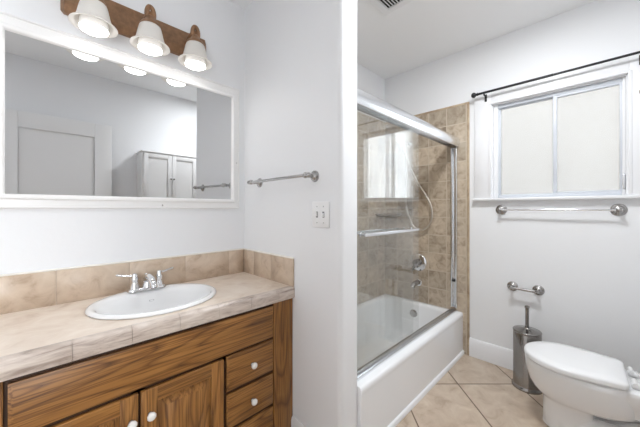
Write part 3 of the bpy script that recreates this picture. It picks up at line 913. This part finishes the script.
# tub fittings
va = thing('shower_valve', (XW - T, 1.305, 0.765), 'round chrome shower valve with a lever on the tiled wall', 'shower valve')
MB().lathe([(0.088, 0), (0.088, -0.004), (0.080, -0.012), (0.058, -0.017), (0.040, -0.019)], (XW - T, 1.305, 0.765), 'X', 36).build('escutcheon', 'chrome', va)
mb = MB().lathe([(0.034, -0.016), (0.032, -0.040), (0.036, -0.050), (0.034, -0.066), (0.018, -0.074)], (XW - T, 1.305, 0.765), 'X', 28)
mb.tube([(XW - T - 0.056, 1.305, 0.765), (XW - T - 0.062, 1.325, 0.720), (XW - T - 0.066, 1.335, 0.690)], [0.016, 0.012, 0.009], 12)
mb.build('lever', 'steel', va)
ts_ = thing('tub_spout', (XW - T, 1.305, 0.56), 'short dark metal tub spout below the shower valve', 'tub spout')
mb = MB().tube(spline([(XW - T, 1.305, 0.565), (XW - T - 0.05, 1.305, 0.566), (XW - T - 0.10, 1.305, 0.560), (XW - T - 0.125, 1.305, 0.535)], 5), [0.025] * 6 + [0.024] * 5 + [0.021] * 5, 20)
mb.build('spout', 'steel', ts_)
MB().lathe([(0.036, 0), (0.036, -0.004), (0.030, -0.008)], (XW - T, 1.305, 0.565), 'X', 24).build('flange', 'chrome', ts_)

hs = thing('hand_shower', (XW - T, 1.36, 1.95), 'hand shower on a wall arm with its grey hose hanging in a loop', 'hand shower')
mb = MB().tube(spline([(XW - T, 1.40, 1.96), (XW - 0.08, 1.40, 1.975), (XW - 0.16, 1.40, 1.94)], 6), 0.011, 14)
mb.lathe([(0.028, 0), (0.028, -0.004), (0.016, -0.010)], (XW - T, 1.40, 1.96), 'X', 24)
mb.ball((XW - 0.17, 1.40, 1.93), 0.022)
mb.build('arm', 'chrome', hs)
mb = MB().tube([(XW - 0.135, 1.365, 1.80), (XW - 0.16, 1.385, 1.90), (XW - 0.19, 1.40, 1.985)], [0.011, 0.013, 0.016], 14)
n0 = Vector((-0.75, 0.05, -0.65)).normalized()
c0 = Vector((XW - 0.195, 1.402, 1.995))
mb.tube([c0 - n0 * 0.02, c0, c0 + n0 * 0.02, c0 + n0 * 0.026], [0.022, 0.034, 0.043, 0.038], 24)
mb.build('shower_head', 'chrome', hs)
hx_ = XW - 0.055
hose = [(XW - 0.135, 1.365, 1.80), (XW - 0.12, 1.335, 1.70), (hx_ - 0.02, 1.29, 1.57), (hx_, 1.215, 1.44), (hx_, 1.165, 1.345), (hx_, 1.148, 1.25), (hx_, 1.175, 1.150), (hx_, 1.250, 1.095),
        (hx_, 1.340, 1.13), (hx_, 1.405, 1.28), (hx_, 1.425, 1.42), (hx_, 1.415, 1.60), (XW - 0.10, 1.402, 1.80), (XW - 0.165, 1.400, 1.92)]
MB().tube(spline(hose, 6), 0.0095, 12).build('hose', 'hose', hs)

# corner shelf in the tub
mb = MB()
def quarter(z, r):
    c = (XW - T - 0.0005, YT - T - 0.0005)
    return [(c[0], c[1], z)] + [(c[0] - r * math.cos(a), c[1] - r * math.sin(a), z) for a in [PI / 2 * i / 14 for i in range(15)]]
mb.rings([quarter(1.222, 0.15), quarter(1.232, 0.19), quarter(1.248, 0.195), quarter(1.252, 0.190), quarter(1.252, 0.17), quarter(1.243, 0.16)])
tag(mb.build('corner_shelf', 'ceramic'), 'brown ceramic corner shelf in the tub alcove above the valve', 'shelf')

# ================================================================== TOILET
TX = 2.228
to = thing('toilet', (TX, 0.05, 0), 'white toilet with its lid closed, standing by the window wall', 'toilet')
def egg(hw, yf, yb_, yc, z, p=2.0, n=48, rear=None):
    out = []
    for i in range(n):
        t = 2 * PI * i / n
        s, c = math.sin(t), math.cos(t)
        q = p if c < 0 else 2.0
        x = hw * math.copysign(abs(s) ** (2 / q), s)
        y = (yf - yc) * c if c >= 0 else (yc - yb_) * -abs(c) ** (2 / q)
        out.append((TX + x, yc + y, z))
    return out
mb = MB()
mb.rings([egg(0.107, 0.262, -0.24, 0.05, 0.0, 4), egg(0.106, 0.261, -0.24, 0.05, 0.018, 4), egg(0.104, 0.260, 0.02, 0.14, 0.026, 3.5), egg(0.103, 0.259, 0.03, 0.14, 0.09, 3.5), egg(0.103, 0.259, 0.03, 0.14, 0.165, 3.5),
          egg(0.110, 0.268, 0.01, 0.14, 0.180, 3), egg(0.130, 0.288, -0.10, 0.12, 0.195, 2.6), egg(0.150, 0.310, -0.14, 0.11, 0.218, 2.6), egg(0.167, 0.329, -0.15, 0.11, 0.255, 2.6), egg(0.177, 0.342, -0.15, 0.11, 0.305, 2.6),
          egg(0.182, 0.349, -0.15, 0.11, 0.350, 2.6), egg(0.184, 0.351, -0.15, 0.11, 0.378, 2.6), egg(0.178, 0.346, -0.145, 0.11, 0.384, 2.6)])
# deck behind the bowl that carries the tank
mb.rings([rrect(TX - 0.10, TX + 0.10, -0.325, 0.05, 0.235, 0.04), rrect(TX - 0.125, TX + 0.125, -0.33, 0.05, 0.30, 0.04), rrect(TX - 0.145, TX + 0.145, -0.335, 0.03, 0.345, 0.04), rrect(TX - 0.145, TX + 0.145, -0.335, 0.0, 0.378, 0.04), rrect(TX - 0.138, TX + 0.138, -0.33, 0.0, 0.383, 0.035)])
mb.build('bowl', 'porcelain', to)
mb = MB()                                   # trapway showing along the sides
for s in (-1, 1):
    mb.tube(spline([(TX + s * 0.045, 0.10, 0.075), (TX + s * 0.050, 0.0, 0.075), (TX + s * 0.050, -0.08, 0.085), (TX + s * 0.050, -0.15, 0.13), (TX + s * 0.050, -0.21, 0.12), (TX + s * 0.050, -0.24, 0.02)], 6), 0.062, 18)
mb.build('trapway', 'porcelain', to)
def lid_ring(d, z):
    yb_, yf, hw = -0.092 + d, 0.355 - d, 0.194 - d
    yc = 0.14
    pts = []
    for i in range(25):                      # round front
        t = -PI / 2 + PI * i / 24
        pts.append((TX + hw * math.sin(t), yc + (yf - yc) * math.cos(t), z))
    r, k = 0.030, 0.86
    pts += [(TX + hw * q, y, z) for q, y in ((0.992, 0.10), (0.97, 0.05), (0.92, 0.0))]
    for i in range(6):                       # sides drawing in to rounded rear corners
        t = PI / 2 * i / 5
        pts.append((TX + hw * k - r + r * math.cos(t), yb_ + r - r * math.sin(t), z))
    for i in range(6):
        t = PI / 2 * (1 - i / 5)
        pts.append((TX - hw * k + r - r * math.cos(t), yb_ + r - r * math.sin(t), z))
    pts += [(TX - hw * q, y, z) for q, y in ((0.92, 0.0), (0.97, 0.05), (0.992, 0.10))]
    return pts
mb = MB().rings([lid_ring(0.019, 0.3845), lid_ring(0.016, 0.386), lid_ring(0.016, 0.390), lid_ring(0.020, 0.3925)])
mb.build('seat_ring', 'seat', to)
mb = MB().rings([lid_ring(0.005, 0.3935), lid_ring(0.001, 0.396), lid_ring(0.0, 0.415), lid_ring(0.003, 0.421), lid_ring(0.012, 0.4255), lid_ring(0.06, 0.4285)])
mb.build('lid', 'seat', to)
for s in (-1, 1):
    mb = MB().box(TX + s * 0.075 - 0.022, TX + s * 0.075 + 0.022, -0.145, -0.103, 0.384, 0.408, 0.008)
    mb.lathe([(0.010, -0.03), (0.010, 0.03)], (TX + s * 0.075, -0.116, 0.410), 'X', 14)
    mb.build('hinge', 'plastic', to)
mb = MB().rings([rrect(TX - 0.18, TX + 0.18, -0.338, -0.190, 0.3835, 0.03), rrect(TX - 0.19, TX + 0.19, -0.342, -0.182, 0.42, 0.03), rrect(TX - 0.20, TX + 0.20, -0.344, -0.175, 0.71, 0.03)])
tk = mb.build('tank', 'porcelain', to)
MB().rings([rrect(TX - 0.207, TX + 0.207, -0.347, -0.170, 0.7105, 0.03), rrect(TX - 0.209, TX + 0.209, -0.348, -0.168, 0.735, 0.03), rrect(TX - 0.20, TX + 0.20, -0.34, -0.176, 0.745, 0.03)]).build('tank_lid', 'porcelain', tk)
mb = MB().lathe([(0.014, 0.0), (0.014, 0.012)], (TX - 0.15, -0.176, 0.66), 'Y', 16).tube([(TX - 0.15, -0.161, 0.66), (TX - 0.09, -0.157, 0.652)], 0.007, 10)
mb.build('flush_lever', 'chrome', tk)

to.rotation_euler.z = math.radians(2.4)      # it stands a little askew

# toilet brush
bc = (2.532, 0.388)
tbn = thing('toilet_brush_holder', (bc[0], bc[1], 0), 'brushed steel toilet brush canister standing behind the toilet', 'toilet brush')
MB().lathe([(0.094, 0.0), (0.096, 0.006), (0.094, 0.014), (0.088, 0.020), (0.0855, 0.028), (0.0855, 0.398), (0.083, 0.402)], (bc[0], bc[1], 0), 'Z', 40).build('canister', 'steel', tbn)
mb = MB().lathe([(0.086, 0.400), (0.0875, 0.404), (0.0875, 0.411), (0.085, 0.414), (0.070, 0.416), (0.040, 0.424), (0.020, 0.430), (0.014, 0.436)], (bc[0], bc[1], 0), 'Z', 40)
mb.build('cover', 'steel', tbn)
MB().lathe([(0.0115, 0.430), (0.0115, 0.570), (0.014, 0.574), (0.016, 0.582), (0.014, 0.590), (0.004, 0.593)], (bc[0], bc[1], 0), 'Z', 18).build('brush_handle', 'steel', tbn)

# ================================================================== CEILING VENT, WALL CABINET, CEILING LAMP
vt = thing('ceiling_vent', (1.66, 0.975, HC), 'white louvred ceiling vent in front of the bathtub', 'vent')
vx0, vx1, vy0, vy1 = 1.50, 1.812, 0.82, 1.128
mb = MB()
b_ = 0.045
for a in ((vx0, vx1, vy0, vy0 + b_), (vx0, vx1, vy1 - b_, vy1), (vx0, vx0 + b_, vy0 + b_, vy1 - b_), (vx1 - b_, vx1, vy0 + b_, vy1 - b_)):
    mb.box(a[0], a[1], a[2], a[3], HC - 0.012, HC, 0.002)
mb.build('vent_frame', 'trim', vt)
MB().box(vx0 + b_, vx1 - b_, vy0 + b_, vy1 - b_, HC - 0.0015, HC).build('backing', 'dark', vt)
y = vy0 + b_ + 0.008
while y < vy1 - b_ - 0.004:
    mb = MB()
    mb.rings([[(x, y - 0.005, HC - 0.010), (x, y - 0.0035, HC - 0.0115), (x, y + 0.007, HC - 0.0035), (x, y + 0.0055, HC - 0.002)] for x in (vx0 + b_, vx1 - b_)], smooth=False)
    mb.build('louvre', 'trim', vt)
    y += 0.0205

wc = thing('wall_cabinet', (1.16, YO, 1.36), 'white two-door wall cabinet, seen reflected in the mirror', 'cabinet')
cx0, cx1, cy1, cz0, cz1 = 0.848, 1.465, -0.115, 1.34, 1.92
MB().box(cx0, cx1, YO + 0.001, cy1 - 0.001, cz0, cz1, 0.001).build('body', 'door', wc)
MB().box(cx0 - 0.014, cx1 + 0.010, YO + 0.001, cy1 + 0.018, cz1 + 0.0005, cz1 + 0.018, 0.004).build('top_board', 'door', wc)
for xa, xb, kx in ((cx0 + 0.012, 1.157, 1.142), (1.163, cx1 - 0.012, 1.178)):
    mb = MB()
    s = 0.045
    za, zb = cz0 + 0.012, cz1 - 0.012
    mb.box(xa, xa + s, cy1, cy1 + 0.016, za, zb, 0.001).box(xb - s, xb, cy1, cy1 + 0.016, za, zb, 0.001)
    mb.box(xa + s, xb - s, cy1, cy1 + 0.016, za, za + s, 0.001).box(xa + s, xb - s, cy1, cy1 + 0.016, zb - s, zb, 0.001)
    mb.box(xa + s, xb - s, cy1, cy1 + 0.008, za + s, zb - s)
    d = mb.build('door', 'door', wc)
    MB().lathe([(0.005, 0.016), (0.005, 0.026), (0.010, 0.032), (0.009, 0.040), (0.003, 0.042)], (kx, cy1, 1.625), 'Y', 14).build('knob', 'nickel', d)

for lx, ly, lm, lb in ((-0.55, 0.75, 'lamp', 'unseen round ceiling light added as fill behind the camera'), (1.62, 0.36, 'lamp_toilet', 'round flush ceiling light above the toilet, beside the vent')):
    cl = thing('ceiling_light', (lx, ly, HC), lb, 'ceiling light')
    MB().lathe([(0.16, 0.0), (0.16, -0.02), (0.145, -0.025), (0.1445, -0.020)], (lx, ly, HC), 'Z', 40, True, False).build('rim', 'nickel', cl)
    MB().lathe([(0.1445, -0.0215), (0.140, -0.0235), (0.002, -0.024)], (lx, ly, HC), 'Z', 40, False, True).build('diffuser', lm, cl)
